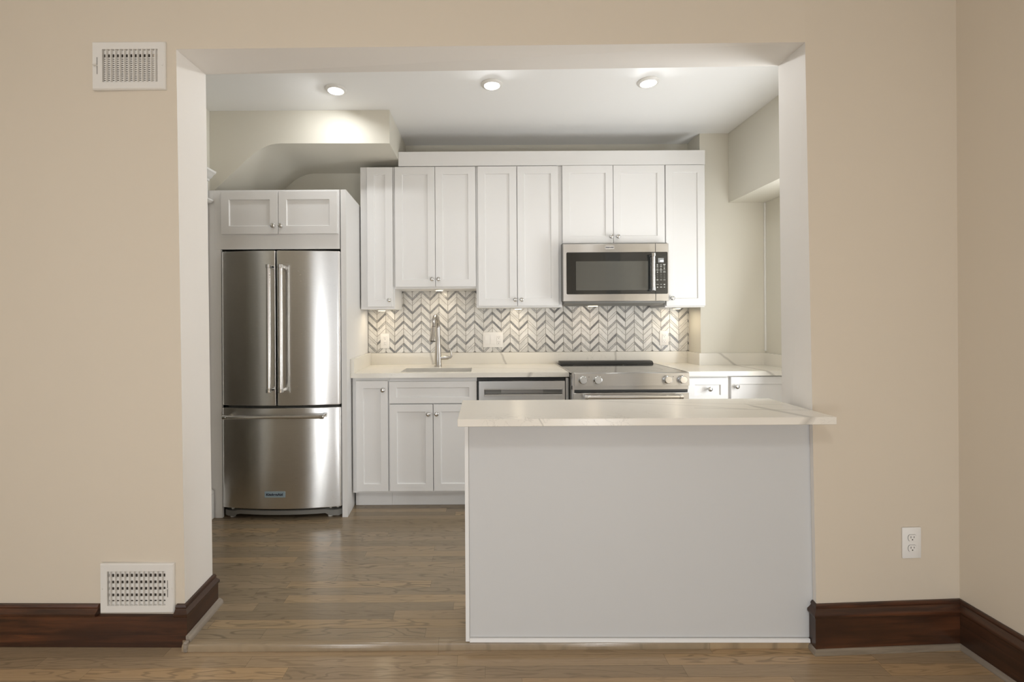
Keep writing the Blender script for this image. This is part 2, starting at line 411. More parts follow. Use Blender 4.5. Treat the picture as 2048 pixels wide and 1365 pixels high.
# baseboards
def base_prof(y, sgn, zc, zp, zb):
    """profile points (offset out from wall, z)"""
    return [(0, zb), (.020, zb), (.020, zp-.002), (.026, zp), (.026, zp+.010), (.018, zp+.018), (.012, zp+.024), (.013, zc-.006), (.008, zc), (0, zc)]
def sweep_profile(bm, prof, path, nrm, mi=None):
    """path: xy points on the wall face; nrm: outward mitred normals at those points"""
    rings = [[bm.verts.new((p[0]+n[0]*u, p[1]+n[1]*u, z)) for u, z in prof] for p, n in zip(path, nrm)]
    k = len(prof)
    for s, (a, b) in enumerate(zip(rings, rings[1:])):
        for j in range(k):
            f = bm.faces.new([a[j], a[(j+1) % k], b[(j+1) % k], b[j]])
            f.material_index = mi[s] if mi else 0
    bm.faces.new(rings[0][::-1]); bm.faces.new(rings[-1])
bm = BM()            # left: plinth runs through, the moulded cap is cut out around the floor vent
yl = lambda x: 1.836-(x+1.2425)*.0129
plinth = [(0.001, -.0295), (.020, -.0295), (.020, .094), (.001, .094)]
cap = [(.001, .0945), (.024, .0945), (.028, .099), (.028, .108), (.018, .116), (.013, .122), (.015, .128), (.010, .136), (.001, .136)]
sweep_profile(bm, plinth, [(-3.0, yl(-3.0)), (-1.2195, 1.836), (-1.232, 2.045)], [(0, -1), (1, -1), (1, .3)], [0, 1])
sweep_profile(bm, cap, [(-3.0, yl(-3.0)), (-1.566, yl(-1.566))], [(0, -1), (0, -1)])
sweep_profile(bm, cap, [(-1.250, yl(-1.25)), (-1.2215, 1.836), (-1.2335, 2.045)], [(0, -1), (1, -1), (1, .3)], [0, 1])
struct(obj('baseboard_left', bm, [M['stain_x'], M['stain_y']], smooth=50))
bm = BM()
sh = [(.021, .0005), (.041, .0005), (.040, .010), (.035, .018), (.028, .0225), (.021, .024)]
sweep_profile(bm, sh, [(-1.2185, 1.806), (-1.2318, 2.055)], [(1, 0), (1, 0)])
struct(obj('trim_shoe_left', bm, M['shoe_y'], smooth=50))
bm = BM(); box(bm, -1.197, -1.181, 1.7865, 1.8045, -.0295, .010, 0, .003)
struct(obj('trim_shoe_end', bm, M['shoe_y']))
zb, zp, zc = -.0075, .112, .159
plinth = [(.001, zb), (.018, zb), (.018, zp), (.001, zp)]
cap = [(.001, zp+.0005), (.022, zp+.0005), (.026, zp+.006), (.026, zp+.015), (.016, zp+.024), (.011, zp+.031), (.013, zp+.038), (.008, zc), (.001, zc)]
path = [(1.3035, 1.797), (1.2985, 1.775), (1.8875, 1.8025), (1.8875, -3.0)]
nr = [(-1, .1), (-1, -1), (-1, -1.03), (-1, 0)]
bm = BM(); sweep_profile(bm, plinth, path, nr, [1, 0, 1]); sweep_profile(bm, cap, path, nr, [1, 0, 1])
struct(obj('baseboard_right', bm, [M['stain_x'], M['stain_y']], smooth=50))
sh = [(.001, -.0295), (.027, -.0295), (.0265, -.018), (.023, -.011), (.019, -.008), (.001, -.008)]
bm = BM(); sweep_profile(bm, sh, [(1.3025, 1.789), (1.2985, 1.775), (1.8875, 1.8025), (1.8875, -3.0)], nr, [1, 0, 1])
struct(obj('trim_shoe_right', bm, [M['shoe'], M['shoe_y']], smooth=50))

# ================================================================== CABINETS
kb = BM()
lathe(kb, (0, 0, 0), (0, -1, 0), [(.0085, 0), (.0085, .003), (.0055, .006), (.0055, .013), (.013, .017), (.0158, .021), (.0155, .025), (.011, .029), (.003, .030)], 20)
bmesh.ops.recalc_face_normals(kb, faces=kb.faces)
KNOB = bpy.data.meshes.new('knob'); kb.to_mesh(KNOB); kb.free(); KNOB.materials.append(M['chrome'])
for p in KNOB.polygons: p.use_smooth = True
def knob(x, y, z, parent):
    o = bpy.data.objects.new('knob', KNOB); COL.objects.link(o); o.parent = parent
    o.location = Vector((x, y-.0002, z))-wloc(parent); o['label'] = 'polished chrome knob'; return o
def shaker(name, x0, x1, z0, z1, yf, parent, rail=.053, rail_z=None, th=.019, rec=.009):
    """flat frame round a recessed panel, one mesh"""
    bm = BM(); rz = rail_z or rail; b = .0012
    def ring(i, iz, y): return [bm.verts.new(p) for p in ((x0+i, y, z0+iz), (x1-i, y, z0+iz), (x1-i, y, z1-iz), (x0+i, y, z1-iz))]
    R = [ring(0, 0, yf+th), ring(0, 0, yf+b), ring(b, b, yf), ring(rail, rz, yf), ring(rail+.0015, rz+.0015, yf+.0015), ring(rail+.004, rz+.004, yf+rec)]
    for a, c in zip(R, R[1:]):
        for j in range(4): bm.faces.new([a[j], a[(j+1) % 4], c[(j+1) % 4], c[j]])
    bm.faces.new(R[-1]); bm.faces.new(R[0][::-1])
    return obj(name, bm, M['cab'], parent, smooth=0)
def carcass(x0, x1, y0, y1, z0, z1, parent, name='carcass'):
    bm = BM(); box(bm, x0, x1, y0, y1, z0, z1, 0, .0008); return obj(name, bm, M['cab'], parent, smooth=0)
YU, YB = 3.327, 3.348
def upper(name, label, x0, x1, z0, doors, z1=2.4135):
    t = thing(name, label, 'cabinet', ((x0+x1)/2, YB, z0), 'upper wall cabinets')
    carcass(x0, x1, YB, 3.6415, z0, z1, t)
    for dx0, dx1, dz0, dz1, kx, kz in doors:
        d = shaker('door', dx0, dx1, dz0, dz1, YU, t); knob(kx, YU, kz, d)
    return t
upper('wall_cabinet', 'narrow single-door white wall cabinet left of the sink cabinet pair', -.909, -.6585, 1.362, [(-.856, -.669, 1.380, 2.407, -.694, 1.428)])
upper('wall_cabinet', 'shorter white two-door wall cabinet above the sink and faucet', -.6575, -.0555, 1.512, [(-.650, -.357, 1.525, 2.408, -.379, 1.580), (-.3535, -.0585, 1.525, 2.408, -.332, 1.580)])
upper('wall_cabinet', 'tall white two-door wall cabinet left of the microwave', -.0545, .5795, 1.369, [(-.041, .2445, 1.381, 2.409, .229, 1.426), (.2495, .551, 1.381, 2.409, .276, 1.426)])
upper('wall_cabinet', 'short white two-door wall cabinet directly above the microwave', .5805, 1.3385, 1.832, [(.582, .9535, 1.8375, 2.411, .934, 1.885), (.9575, 1.334, 1.8375, 2.411, .984, 1.885)])
upper('wall_cabinet', 'tall single-door white wall cabinet right of the microwave', 1.3395, 1.632, 1.364, [(1.342, 1.6295, 1.374, 2.411, 1.380, 1.430)])
bm = BM(); box(bm, -.6235, 1.633, 3.329, 3.3475, 2.4145, 2.520, 0, .001)
box(bm, -.6235, 1.633, 3.3475, 3.36, 2.4145, 2.43)
tag(obj('fascia_board', bm, M['cab'], smooth=0), 'plain white fascia board running along the tops of the wall cabinets', 'fascia')

# cabinet above the refrigerator, the tall panel beside it and the strip against the wall
YE = 2.943
t = thing('refrigerator_cabinet', 'low wide two-door white cabinet directly above the refrigerator', 'cabinet', (-1.32, YE, 1.748))
bm = BM(); box(bm, -1.751, -.9555, 2.9625, 3.640, 1.765, 2.132); obj('carcass', bm, M['cab'], t, smooth=0)
bm = BM(); box(bm, -1.751, -.9358, YE, 2.962, 1.748, 2.133, 0, .0008); obj('face_frame', bm, M['cab'], t, smooth=0)
for x0, x1, kx in ((-1.696, -1.3285, -1.352), (-1.3245, -.944, -1.303)):
    d = shaker('door', x0, x1, 1.8435, 2.118, YE-.020, t, .051); knob(kx, YE-.020, 1.893, d)
bm = BM()
hexa(bm, [(-.9285, YE, .0005), (-.8935, YE, .0005), (-.9345, 3.640, .0005), (-.9545, 3.640, .0005)],
         [(-.9285, YE, 2.133), (-.8935, YE, 2.133), (-.9345, 3.640, 2.133), (-.9545, 3.640, 2.133)])
tag(obj('end_panel', bm, M['cab'], smooth=0), 'tall white end panel standing between refrigerator and base cabinets', 'panel')
bm = BM(); box(bm, -1.8285, -1.7525, YE+.003, 2.962, .0005, 2.133); box(bm, -1.7525, -1.7085, YE, 2.962, .0005, 1.7475)
tag(obj('filler_strip', bm, M['cab'], smooth=0), 'narrow white filler strip left of the refrigerator against the wall', 'panel')

# base cabinets
YD, YC = 3.045, 3.0655
def base(label, x0, x1, hollow=False, toe=True, ty=3.136, z0=.112):
    t = thing('base_cabinet', label, 'cabinet', ((x0+x1)/2, YC, 0), 'base cabinets under the back counter')
    if hollow:
        bm = BM(); y1 = 3.630
        box(bm, x0, x0+.016, YC, y1, z0, .8935); box(bm, x1-.016, x1, YC, y1, z0, .8935); box(bm, x0+.016, x1-.016, YC, y1, z0, z0+.016)
        box(bm, x0+.016, x1-.016, y1-.012, y1, z0+.016, .8935); box(bm, x0+.016, x1-.016, YC, YC+.016, z0+.016, .8935)
        bmesh.ops.remove_doubles(bm, verts=bm.verts, dist=.0002)
        obj('carcass', bm, M['cab'], t, smooth=0)
    else: carcass(x0, x1, YC, 3.630, z0, .8935, t)
    if toe:
        bm = BM(); box(bm, x0, x1, ty, ty+.016, .0005, z0-.0005); obj('toe_kick', bm, M['cab'], t, smooth=0)
    return t
t = base('narrow single-door white base cabinet beside the tall end panel', -.8945, -.6435)
d = shaker('door', -.866, -.651, .128, .872, YD, t, .049); knob(-.681, YD, .812, d)
t = base('white sink base cabinet with false drawer front over two doors', -.6425, -.0505, True)
shaker('drawer_front', -.642, -.0535, .719, .866, YD, t, .049, .040)
d = shaker('door', -.640, -.349, .128, .7125, YD, t, .049); knob(-.377, YD, .650, d)
d = shaker('door', -.344, -.0535, .128, .7125, YD, t, .049); knob(-.322, YD, .650, d)
t = base('white drawer base cabinet directly right of the range', 1.336, 1.650)
d = shaker('drawer', 1.366, 1.640, .716, .879, YD, t, .049, .045); knob(1.509, YD, .806, d)
shaker('drawer', 1.366, 1.640, .43, .71, YD, t, .049); shaker('drawer', 1.366, 1.640, .128, .424, YD, t, .049)
bm = BM()
t = thing('base_cabinet', 'white single-door base cabinet at the right end of the counter', 'cabinet', (1.89, YC, 0), 'base cabinets under the back counter')
carcass(1.651, 2.143, YC, 3.445, .112, .8935, t)
bm = BM(); box(bm, 1.651, 2.143, 3.136, 3.152, .0005, .1115); obj('toe_kick', bm, M['cab'], t, smooth=0)
d = shaker('door', 1.660, 2.138, .128, .886, YD, t, .049); knob(1.690, YD, .822, d)

# ================================================================== COUNTERS
ZC = .925
Q1 = quartz('white_veined_quartz_back', [
    ((-.425, 3.63, 1.0), (.97, 0, .22), .014, (1, 3.6, 3.7), .05),
    ((.14, 3.63, .985), (.88, 0, .47), .011, (1, 3.6, 3.7), .05),
    ((.30, 3.03, .91), (.9, .05, -.5), .022, (1, 3.0, 3.04), .04),
    ((1.05, 3.63, .99), (1, 0, .05), .013, (1, 3.6, 3.7), .05),
    ((1.83, 3.43, .98), (.62, 0, .78), .012, (0, 1.66, 2.0), .04),
    ((.2, 3.3, .92), (.25, .97, 0), .008, (0, -.1, .55), .10)])
Q2 = quartz('white_veined_quartz_peninsula', [
    ((.95, 1.85, .917), (.34, .94, 0), .006, (0, .42, 1.05), .05),
    ((1.10, 1.80, .917), (.13, .99, 0), .007, (0, .85, 1.30), .05),
    ((.95, 1.94, .917), (.16, .985, 0), .004, (0, .6, 1.25), .04),
    ((1.18, 1.652, .900), (1, .4, -.8), .026, (0, 1.10, 1.27), .03),
    ((.21, 1.652, .9), (1, 0, .4), .004, (1, 1.64, 1.653), .05)], (.77, .725, .65))
t = thing('countertop', 'white veined quartz countertop with sink cutout left of the range', 'countertop', (-.17, 3.34, .895))
bm = BM()
hx0, hx1, hy0, hy1 = -.575, -.090, 3.100, 3.345
prism(bm, [(-.8975, 3.027), (hx0, 3.027), (hx0, 3.6315), (-.9325, 3.6315)], 'z', .8945, ZC)
box(bm, hx0, hx1, 3.027, hy0, .8945, ZC); box(bm, hx0, hx1, hy1, 3.6315, .8945, ZC); box(bm, hx1, .567, 3.027, 3.6315, .8945, ZC)
bmesh.ops.remove_doubles(bm, verts=bm.verts, dist=.0002)
obj('slab', bm, Q1, t, smooth=0)
bm = BM(); hexa(bm, [(-.8975, 3.027, ZC+.0003), (-.871, 3.027, ZC+.0003), (-.907, 3.6305, ZC+.0003), (-.9325, 3.6305, ZC+.0003)],
                    [(-.8975, 3.027, 1.022), (-.871, 3.027, 1.022), (-.907, 3.6305, 1.020), (-.9325, 3.6305, 1.020)])
obj('side_splash', bm, Q1, t, smooth=0)
t = thing('countertop', 'white veined quartz countertop in the corner right of the range', 'countertop', (1.74, 3.24, .895))
bm = BM(); prism(bm, [(1.334, 3.027), (2.143, 3.027), (2.143, 3.426), (1.629, 3.426), (1.629, 3.6315), (1.334, 3.6315)], 'z', .8945, ZC)
obj('slab', bm, Q1, t, smooth=0)
bm = BM()
prism(bm, [(1.6293, 3.6315), (1.6293, 3.4265), (2.1435, 3.4265), (2.1435, 3.4455), (1.6485, 3.4455), (1.6485, 3.6315)], 'z', ZC+.0003, 1.016)
box(bm, 2.124, 2.1435, 3.03, 3.4262, ZC+.0003, 1.016)
obj('side_splash', bm, Q1, t, smooth=0)
bm = BM(); box(bm, -.930, 1.6485, 3.632, YW-.0005, .8945, 1.017, 0, .001)
tag(obj('quartz_upstand', bm, Q1, smooth=0), 'low white quartz upstand along the wall below the chevron tiles', 'upstand')

# chevron marble mosaic
def tile_mat(name, cols, streak, vein):
    m = mat(name, rough=.22, spec=.5); n = N(m); p = n.pos()
    at = n.new('ShaderNodeAttribute', attribute_name='shade').outputs['Fac']
    x, y, z = n.sep(p)
    v = n.comb(n.math('MULTIPLY_ADD', at, 13, x), y, n.math('MULTIPLY_ADD', at, 7, z))
    c = n.ramp(at, [(0, cols[0]), (.5, cols[1]), (1, cols[2])])
    f = n.noise(v, streak, 5, .7, 1.2)
    c = n.mix(n.math('MULTIPLY', n.ramp(f, [(.46, (0, 0, 0)), (.68, (1, 1, 1))]), vein), c, (.10, .105, .11) if vein > .6 else (.42, .42, .40))
    if vein > .6: c = n.mix(n.math('MULTIPLY', n.ramp(n.noise(v, streak*1.7, 4, .7), [(.55, (0, 0, 0)), (.7, (1, 1, 1))]), .6), c, (.66, .64, .60))
    n.color(c); return m
TW = tile_mat('white_marble_tile', [(.62, .60, .56), (.70, .68, .635), (.75, .73, .69)], 16, .5)
TG = tile_mat('grey_marble_strip', [(.15, .15, .15), (.36, .355, .345), (.58, .565, .535)], 75, .8)
GR = mat('beige_grout', (.33, .305, .27), .8)
def clip(poly, z0, z1, x0, x1):
    def half(pl, f):
        out = []
        for i, a in enumerate(pl):
            b = pl[(i+1) % len(pl)]; fa, fb = f(a), f(b)
            if fa >= 0: out.append(a)
            if fa*fb < 0:
                s = fa/(fa-fb); out.append((a[0]+s*(b[0]-a[0]), a[1]+s*(b[1]-a[1])))
        return out
    for f in (lambda p: p[1]-z0, lambda p: z1-p[1], lambda p: p[0]-x0, lambda p: x1-p[0]):
        poly = half(poly, f)
        if len(poly) < 3: return None
    return poly
t = thing('mosaic_backsplash', 'white and grey marble chevron mosaic backsplash above the back counter', 'backsplash', (.355, 3.645, 1.018))
TX0, TX1, TZ0, TZ1 = -.9325, 1.649, 1.0178, 1.60
bm = BM(); box(bm, TX0, TX1, 3.6455, YW-.0005, TZ0, TZ1); obj('grout_bed', bm, GR, t, smooth=0)
bm = BM(); lay = bm.faces.layers.float.new('shade')
CW, DROP, g = .0714, .0665, .0013
# strip tops measured up from the tile bed at a column's peak edge: (top, height, grey?)
bands = []
z = -.135
seq = [(.020, 1), (.048, 0), (.020, 1), (.048, 0), (.0315, 0), (.0085, 0)][:5]
tops = [.011, .0787, .1475, .257, .326, .396, .505, .573, .6405]
edges = [-.20, -.13, -.058]+tops
for i, tp in enumerate(edges):
    bands.append((tp, .0195, 1))
    nx = edges[i+1] if i+1 < len(edges) else tp+.07
    gap0, gap1 = tp, nx-.0195
    if gap1-gap0 > .065: bands.append((gap0+.050, .050, 0)); bands.append((gap1, gap1-gap0-.050, 0))
    else: bands.append((gap1, gap1-gap0, 0))
ncol = int((TX1-TX0)/CW)+1
rnd = random.Random(5)
for c in range(ncol):
    xl = TX0+c*CW; xr = xl+CW
    for tp, h, grey in bands:
        zl, zr = (tp, tp-DROP) if c % 2 == 0 else (tp-DROP, tp)
        # left edge is the peak in even columns, the valley in odd ones
        zl += TZ0; zr += TZ0
        gv = .0017; poly = clip([(xl+gv, zl-h+g*1.4), (xr-gv, zr-h+g*1.4), (xr-gv, zr-g*1.4), (xl+gv, zl-g*1.4)], TZ0+.001, TZ1, TX0, TX1-.001)
        if not poly: continue
        mi = 1 if grey else 0
        if grey and rnd.random() < .10: mi = 0
        r = rnd.random()
        for f in prism(bm, poly, 'y', 3.6425, 3.6456, mi): f[lay] = r
obj('tiles', bm, [TW, TG], t, smooth=0)

# ================================================================== SINK AND FAUCET
t = thing('kitchen_sink', 'stainless steel undermount sink in the countertop below the faucet', 'sink', (-.33, 3.22, .70))
bm = BM(); w_ = .003
x0, x1, y0, y1, z0, z1 = -.585, -.080, 3.090, 3.352, .715, .8935
box(bm, x0, x1, y0, y1, z0, z0+w_); box(bm, x0, x0+w_, y0, y1, z0+w_, z1); box(bm, x1-w_, x1, y0, y1, z0+w_, z1)
box(bm, x0+w_, x1-w_, y0, y0+w_, z0+w_, z1); box(bm, x0+w_, x1-w_, y1-w_, y1, z0+w_, z1)
obj('basin', bm, M['steel'], t, smooth=0)
bm = BM(); lathe(bm, (-.33, 3.22, z0+w_), (0, 0, 1), [(.045, 0), (.045, .003), (.036, .004), (.03, .001)], 24); obj('drain', bm, M['chrome'], t)
FX, FY = -.352, 3.455
t = thing('faucet', 'brushed nickel gooseneck pull-down faucet behind the sink', 'faucet', (FX, FY, ZC))
bm = BM()
lathe(bm, (FX, FY, ZC+.0003), (0, 0, 1), [(.029, 0), (.029, .004), (.0265, .006), (.0255, .06), (.0235, .12), (.0205, .17), (.0195, .205), (.019, .215), (.0185, .22)], 28)
obj('body', bm, M['nickel'], t)
bm = BM(); pts = []; rr = []
for z in (1.145, 1.18, 1.215): pts.append((FX, FY, z)); rr.append(.0182)
R = .100
for k in range(1, 13):
    a = PI*k/12*.94
    pts.append((FX-.011*(1-math.cos(a))/2, FY-R+R*math.cos(a), 1.215+R*math.sin(a)*.92)); rr.append(.0182-.004*k/12)
obj_n = BM(); tube(bm, pts, rr, 20); obj('spout', bm, M['nickel'], t)
e = Vector(pts[-1]); dr = (Vector(pts[-1])-Vector(pts[-2])).normalized(); dr = (dr+Vector((-.03, 0, -.4))).normalized()
bm = BM(); lathe(bm, e+dr*.002, dr, [(.0150, 0), (.0155, .004), (.0160, .02), (.0195, .06), (.0255, .098), (.0255, .104), (.020, .105)], 24)
sp = obj('spray_head', bm, M['nickel'], t)
bm = BM(); lathe(bm, e+dr*.1072, dr, [(.019, 0), (.018, .002), (.004, .0025)], 20); obj('aerator', bm, M['black'], sp)
bm = BM()
tube(bm, [(FX+.015, FY, .992), (FX+.050, FY, .992), (FX+.074, FY-.001, .992), (FX+.084, FY-.001, .990)], [.0165, .0165, .0155, .011], 18)
tube(bm, [(FX+.078, FY, .990), (FX+.094, FY, .993), (FX+.102, FY, 1.005), (FX+.102, FY, 1.025), (FX+.094, FY-.002, 1.050), (FX+.082, FY-.004, 1.072)], [.007, .008, .0075, .006, .005, .004], 12)
obj('lever_handle', bm, M['nickel'], t)

# ================================================================== OUTLETS
def duplex(bm, x, y, z, dark=0):
    """one receptacle's openings, face at y"""
    for dz in (0,):
        for dx, hh in ((-.0065, .0075), (.0065, .0065)): box(bm, x+dx-.0011, x+dx+.0011, y-.0006, y-.00005, z+dz+.003-hh/2, z+dz+.003+hh/2, dark)
        lathe(bm, (x, y-.00005, z+dz-.0085), (0, -1, 0), [(.0026, 0), (.0026, .0006)], 10, dark)
def plate(name, label, x0, x1, z0, z1, yw, gangs, cat='outlet'):
    t = thing(name, label, cat, ((x0+x1)/2, yw, z0))
    bm = BM(); box(bm, x0, x1, yw-.006, yw-.0003, z0, z1, 0, .002, 2); obj('cover_plate', bm, M['plastic'], t)
    zc_ = (z0+z1)/2
    for kind, gx in gangs:
        if kind == 'outlet':
            bm = BM(); box(bm, gx-.0165, gx+.0165, yw-.0085, yw-.0063, zc_-.0335, zc_+.0335, 0, .001); r = obj('receptacle', bm, M['plastic'], t, smooth=0)
            for dz in (.0195, -.0195):
                bm = BM(); duplex(bm, gx, yw-.0087, zc_+dz); obj('slots', bm, M['slot'], r, smooth=0)
                bm = BM(); box(bm, gx-.0115, gx+.0115, yw-.0087, yw-.00855, zc_+dz-.0135, zc_+dz+.0125); obj('socket_face', bm, M['plastic'], r, smooth=0)
        else:
            bm = BM(); prism(bm, [(yw-.0063, zc_-.0335), (yw-.0063, zc_+.0335), (yw-.0078, zc_+.0335), (yw-.0105, zc_), (yw-.0078, zc_-.0335)], 'x', gx-.0165, gx+.0165)
            obj('rocker_switch', bm, M['plastic'], t, smooth=0)
YT = 3.6425
plate('power_outlet', 'white outlet on the chevron tiles left of the faucet', -.832, -.760, 1.055, 1.176, YT, [('outlet', -.796)])
plate('switch_plate', 'wide white plate with two switches and an outlet on the chevron tiles', -.009, .152, 1.058, 1.179, YT, [('switch', .024), ('switch', .070), ('outlet', .1175)], 'switch')
plate('power_outlet', 'white outlet on the chevron tiles right of the range', 1.411, 1.483, 1.065, 1.183, YT, [('outlet', 1.447)])
# living room outlet: round-faced duplex, on the pier right of the peninsula
yr = 1.775+(1.685-1.30)*(.031/.66)
t = thing('power_outlet', 'white duplex outlet low on the beige wall right of the peninsula', 'outlet', (1.685, yr, .327))
def lean(o):
    for v in o.data.vertices: v.co.y += v.co.x*(.031/.66)
bm = BM(); box(bm, 1.6465, 1.7235, yr-.0065, yr-.0004, .327, .449, 0, .0025, 2); lean(obj('cover_plate', bm, M['plastic'], t))
for dz in (.0205, -.0205):
    bm = BM(); zc_ = .388+dz
    pl = [(1.685+.0170*math.cos(a)*(1.0), zc_+max(-.0125, min(.0125, .0172*math.sin(a)))) for a in [2*PI*k/28 for k in range(28)]]
    prism(bm, pl, 'y', yr-.0082, yr-.0067); r = obj('receptacle', bm, M['plastic'], t, smooth=0); lean(r)
    bm = BM()
    pl2 = [(1.685+(u-1.685)*1.06, zc_+(v-zc_)*1.06) for u, v in pl]
    prism(bm, pl2, 'y', yr-.00695, yr-.0066, 0)
    for dx, hh in ((-.0065, .008), (.0065, .0065)): box(bm, 1.685+dx-.001, 1.685+dx+.001, yr-.0088, yr-.00825, zc_+.003-hh/2, zc_+.003+hh/2)
    lathe(bm, (1.685, yr-.00825, zc_-.0068), (0, -1, 0), [(.0025, 0), (.0025, .0006)], 10)
    lean(obj('slots', bm, M['slot'], r, smooth=0))

# ================================================================== REFRIGERATOR
FC = -1.3165
def fy(x, y0=2.893, sag=.040): return y0+sag*((x-FC)/.385)**2
t = thing('refrigerator', 'stainless french-door refrigerator with bottom freezer drawer under the low wide cabinet', 'refrigerator', (FC, 3.2, 0))
bm = BM(); box(bm, -1.690, -.9575, 2.985, 3.62, .055, 1.700, 0, .003); obj('cabinet_body', bm, M['pewter'], t, smooth=0)
def bowed(name, x0, x1, z0, z1, parent, rl, rr_):
    """door slab whose front bows outward; rl / rr_ are the corner radii of the left and right edge"""
    yb = 2.975; pts = [(x0, yb), (x1, yb)]
    n = 18; front = []
    for k in range(n+1):
        x = x0+(x1-x0)*k/n; front.append((x, fy(x)))
    def fil(xa, r, s):
        out = []
        for k in range(7):
            a = PI/2*k/6
            out.append((xa+s*(r-r*math.cos(a)), fy(xa+s*r)+.6*(r-r*math.sin(a))))
        return out
    L = fil(x0, rl, 1); Rr = fil(x1, rr_, -1)
    mid = [p for p in front if x0+rl < p[0] < x1-rr_]
    poly = L+mid+Rr[::-1]+[(x1, yb), (x0, yb)]
    bm = BM(); b = .004
    cx, cy = (x0+x1)/2, 2.94
    def lvl(z, inset): return [bm.verts.new((cx+(x-cx)*(1-inset*2/(x1-x0)), cy+(y-cy)*(1-inset*8), z)) for x, y in poly]
    rings = [lvl(z0, b), lvl(z0+b*.6, b*.2), lvl(z0+b, 0), lvl(z1-b, 0), lvl(z1-b*.6, b*.2), lvl(z1, b)]
    k = len(poly)
    for a, c in zip(rings, rings[1:]):
        for j in range(k): bm.faces.new([a[j], a[(j+1) % k], c[(j+1) % k], c[j]])
    bm.faces.new(rings[0][::-1]); bm.faces.new(rings[-1])
    return obj(name, bm, M['steel_v'], parent, smooth=28)
M['steel_v'] = steel('brushed_stainless_door', 'x', (.74, .735, .72), .30)
dl = bowed('door', -1.7005, -1.3335, .738, 1.7305, t, .020, .006)
dr_ = bowed('door', -1.3245, -.9315, .738, 1.7305, t, .006, .014)
fz = bowed('freezer_drawer', -1.7025, -.9315, .076, .720, t, .020, .014)
def bar_handle(name, a, b, back, r, parent, cap=.024, label=None):
    """polished end brackets that reach back to the door, brushed bar between"""
    a, b, bk = Vector(a), Vector(b), Vector(back); d = (b-a).normalized(); bm = BM()
    tube(bm, [a+d*cap, b-d*cap], r, 20)
    h = obj(name, bm, M['nickel_bar'], parent)
    for p, s in ((a, 1), (b, -1)):
        bm = BM(); tube(bm, [p, p+d*s*.0015, p+d*s*(cap-.0015), p+d*s*(cap-.0005)], [r*1.05, r*1.2, r*1.2, r*1.1], 20)
        q = p+d*s*cap*.5; tube(bm, [q+bk*.12, q+bk*.55, q+bk*.998], [r*.75, r*.72, r*.85], 14)
        obj('handle_bracket', bm, M['chrome'], parent)
    return h
M['nickel_bar'] = mat('satin_steel_bar', (.72, .70, .67), .2, 1)
bar_handle('handle', (-1.350, 2.838, 1.636), (-1.352, 2.838, .830), (0, fy(-1.352)-2.838, 0), .0145, dl)
bar_handle('handle', (-1.276, 2.838, 1.636), (-1.278, 2.838, .830), (0, fy(-1.278)-2.838, 0), .0145, dr_)
bar_handle('handle', (-1.656, 2.862, .672), (-1.018, 2.862, .672), (0, fy(-1.64)-2.862, 0), .0120, fz)
bm = BM(); box(bm, -1.4085, -1.2775, fy(-1.343)-.0030, fy(-1.36)+.0002, .151, .189, 0, .001); bd = obj('badge', bm, M['badge'], fz, smooth=0)
lettering('badge_lettering', 'KitchenAid', -1.345, fy(-1.343)-.0033, .170, .021, .105, M['ink'], fz)
bm = BM(); rings = []     # kick grille: bowed, deeper at its two ends
for k in range(33):
    x = -1.700+(.762)*k/32; u = abs(x-FC)/.381
    e = min(1, max(0, (u-.74)/.08)); zt = .060-.010*e; zo = .034-.020*e; y = 2.905+.045*u*u
    if u > .93: y += .012*(u-.93)/.07
    rings.append([bm.verts.new(p) for p in ((x, y, zo), (x, y, zt-.003), (x, y+.004, zt), (x, 2.995, zt), (x, 2.995, zo))])
for a, b in zip(rings, rings[1:]):
    for j in range(5): bm.faces.new([a[j], a[(j+1) % 5], b[(j+1) % 5], b[j]])
bm.faces.new(rings[0][::-1]); bm.faces.new(rings[-1]); obj('kick_grille', bm, M['pewter'], t)
for x, y in ((-1.655, 2.972), (-1.015, 2.972), (-.972, 2.99)):
    bm = BM(); lathe(bm, (x, y, .0005), (0, 0, 1), [(.016, 0), (.016, .009), (.009, .011), (.009, .058)], 16); obj('levelling_foot', bm, M['white_foot'], t)
bm = BM(); box(bm, -.985, -.935, 2.99, 3.06, 1.7005, 1.722, 0, .003); obj('hinge_cover', bm, M['pewter'], t, smooth=0)
bm = BM(); box(bm, -1.698, -1.640, 2.99, 3.06, 1.7005, 1.722, 0, .003); obj('hinge_cover', bm, M['pewter'], t, smooth=0)

# ================================================================== MICROWAVE
t = thing('microwave', 'stainless over-the-range microwave mounted beneath the short wall cabinet', 'microwave', (.949, 3.4, 1.385))
X0, X1, XS, Z0, Z1, YF = .571, 1.329, 1.2345, 1.408, 1.8215, 3.250
bm = BM(); box(bm, X0+.001, X1-.001, 3.276, 3.6415, Z0+.004, 1.831); obj('housing', bm, M['pewter'], t, smooth=0)
bm = BM(); prism(bm, [(3.285, Z0+.003), (3.60, Z0+.003), (3.60, 1.383), (3.36, 1.380), (3.29, 1.395)], 'x', X0+.012, X1-.012); obj('vent_base', bm, M['pewter'], t, smooth=0)
def rrect(x0, x1, z0, z1, r, cs=(1, 1, 1, 1), n=5):
    out = []
    for (cx, cz, a0), on in zip(((x1-r, z0+r, -PI/2), (x1-r, z1-r, 0), (x0+r, z1-r, PI/2), (x0+r, z0+r, PI)), cs):
        if on: out += [(cx+r*math.cos(a0+PI/2*k/n), cz+r*math.sin(a0+PI/2*k/n)) for k in range(n+1)]
        else: out.append(({-PI/2: x1, 0: x1, PI/2: x0, PI: x0}[a0], {-PI/2: z0, 0: z1, PI/2: z1, PI: z0}[a0]))
    return out
bm = BM(); box(bm, X0, XS-.0008, YF, 3.275, Z0, Z1, 0, .002); dm = obj('door', bm, M['steel'], t, smooth=0)
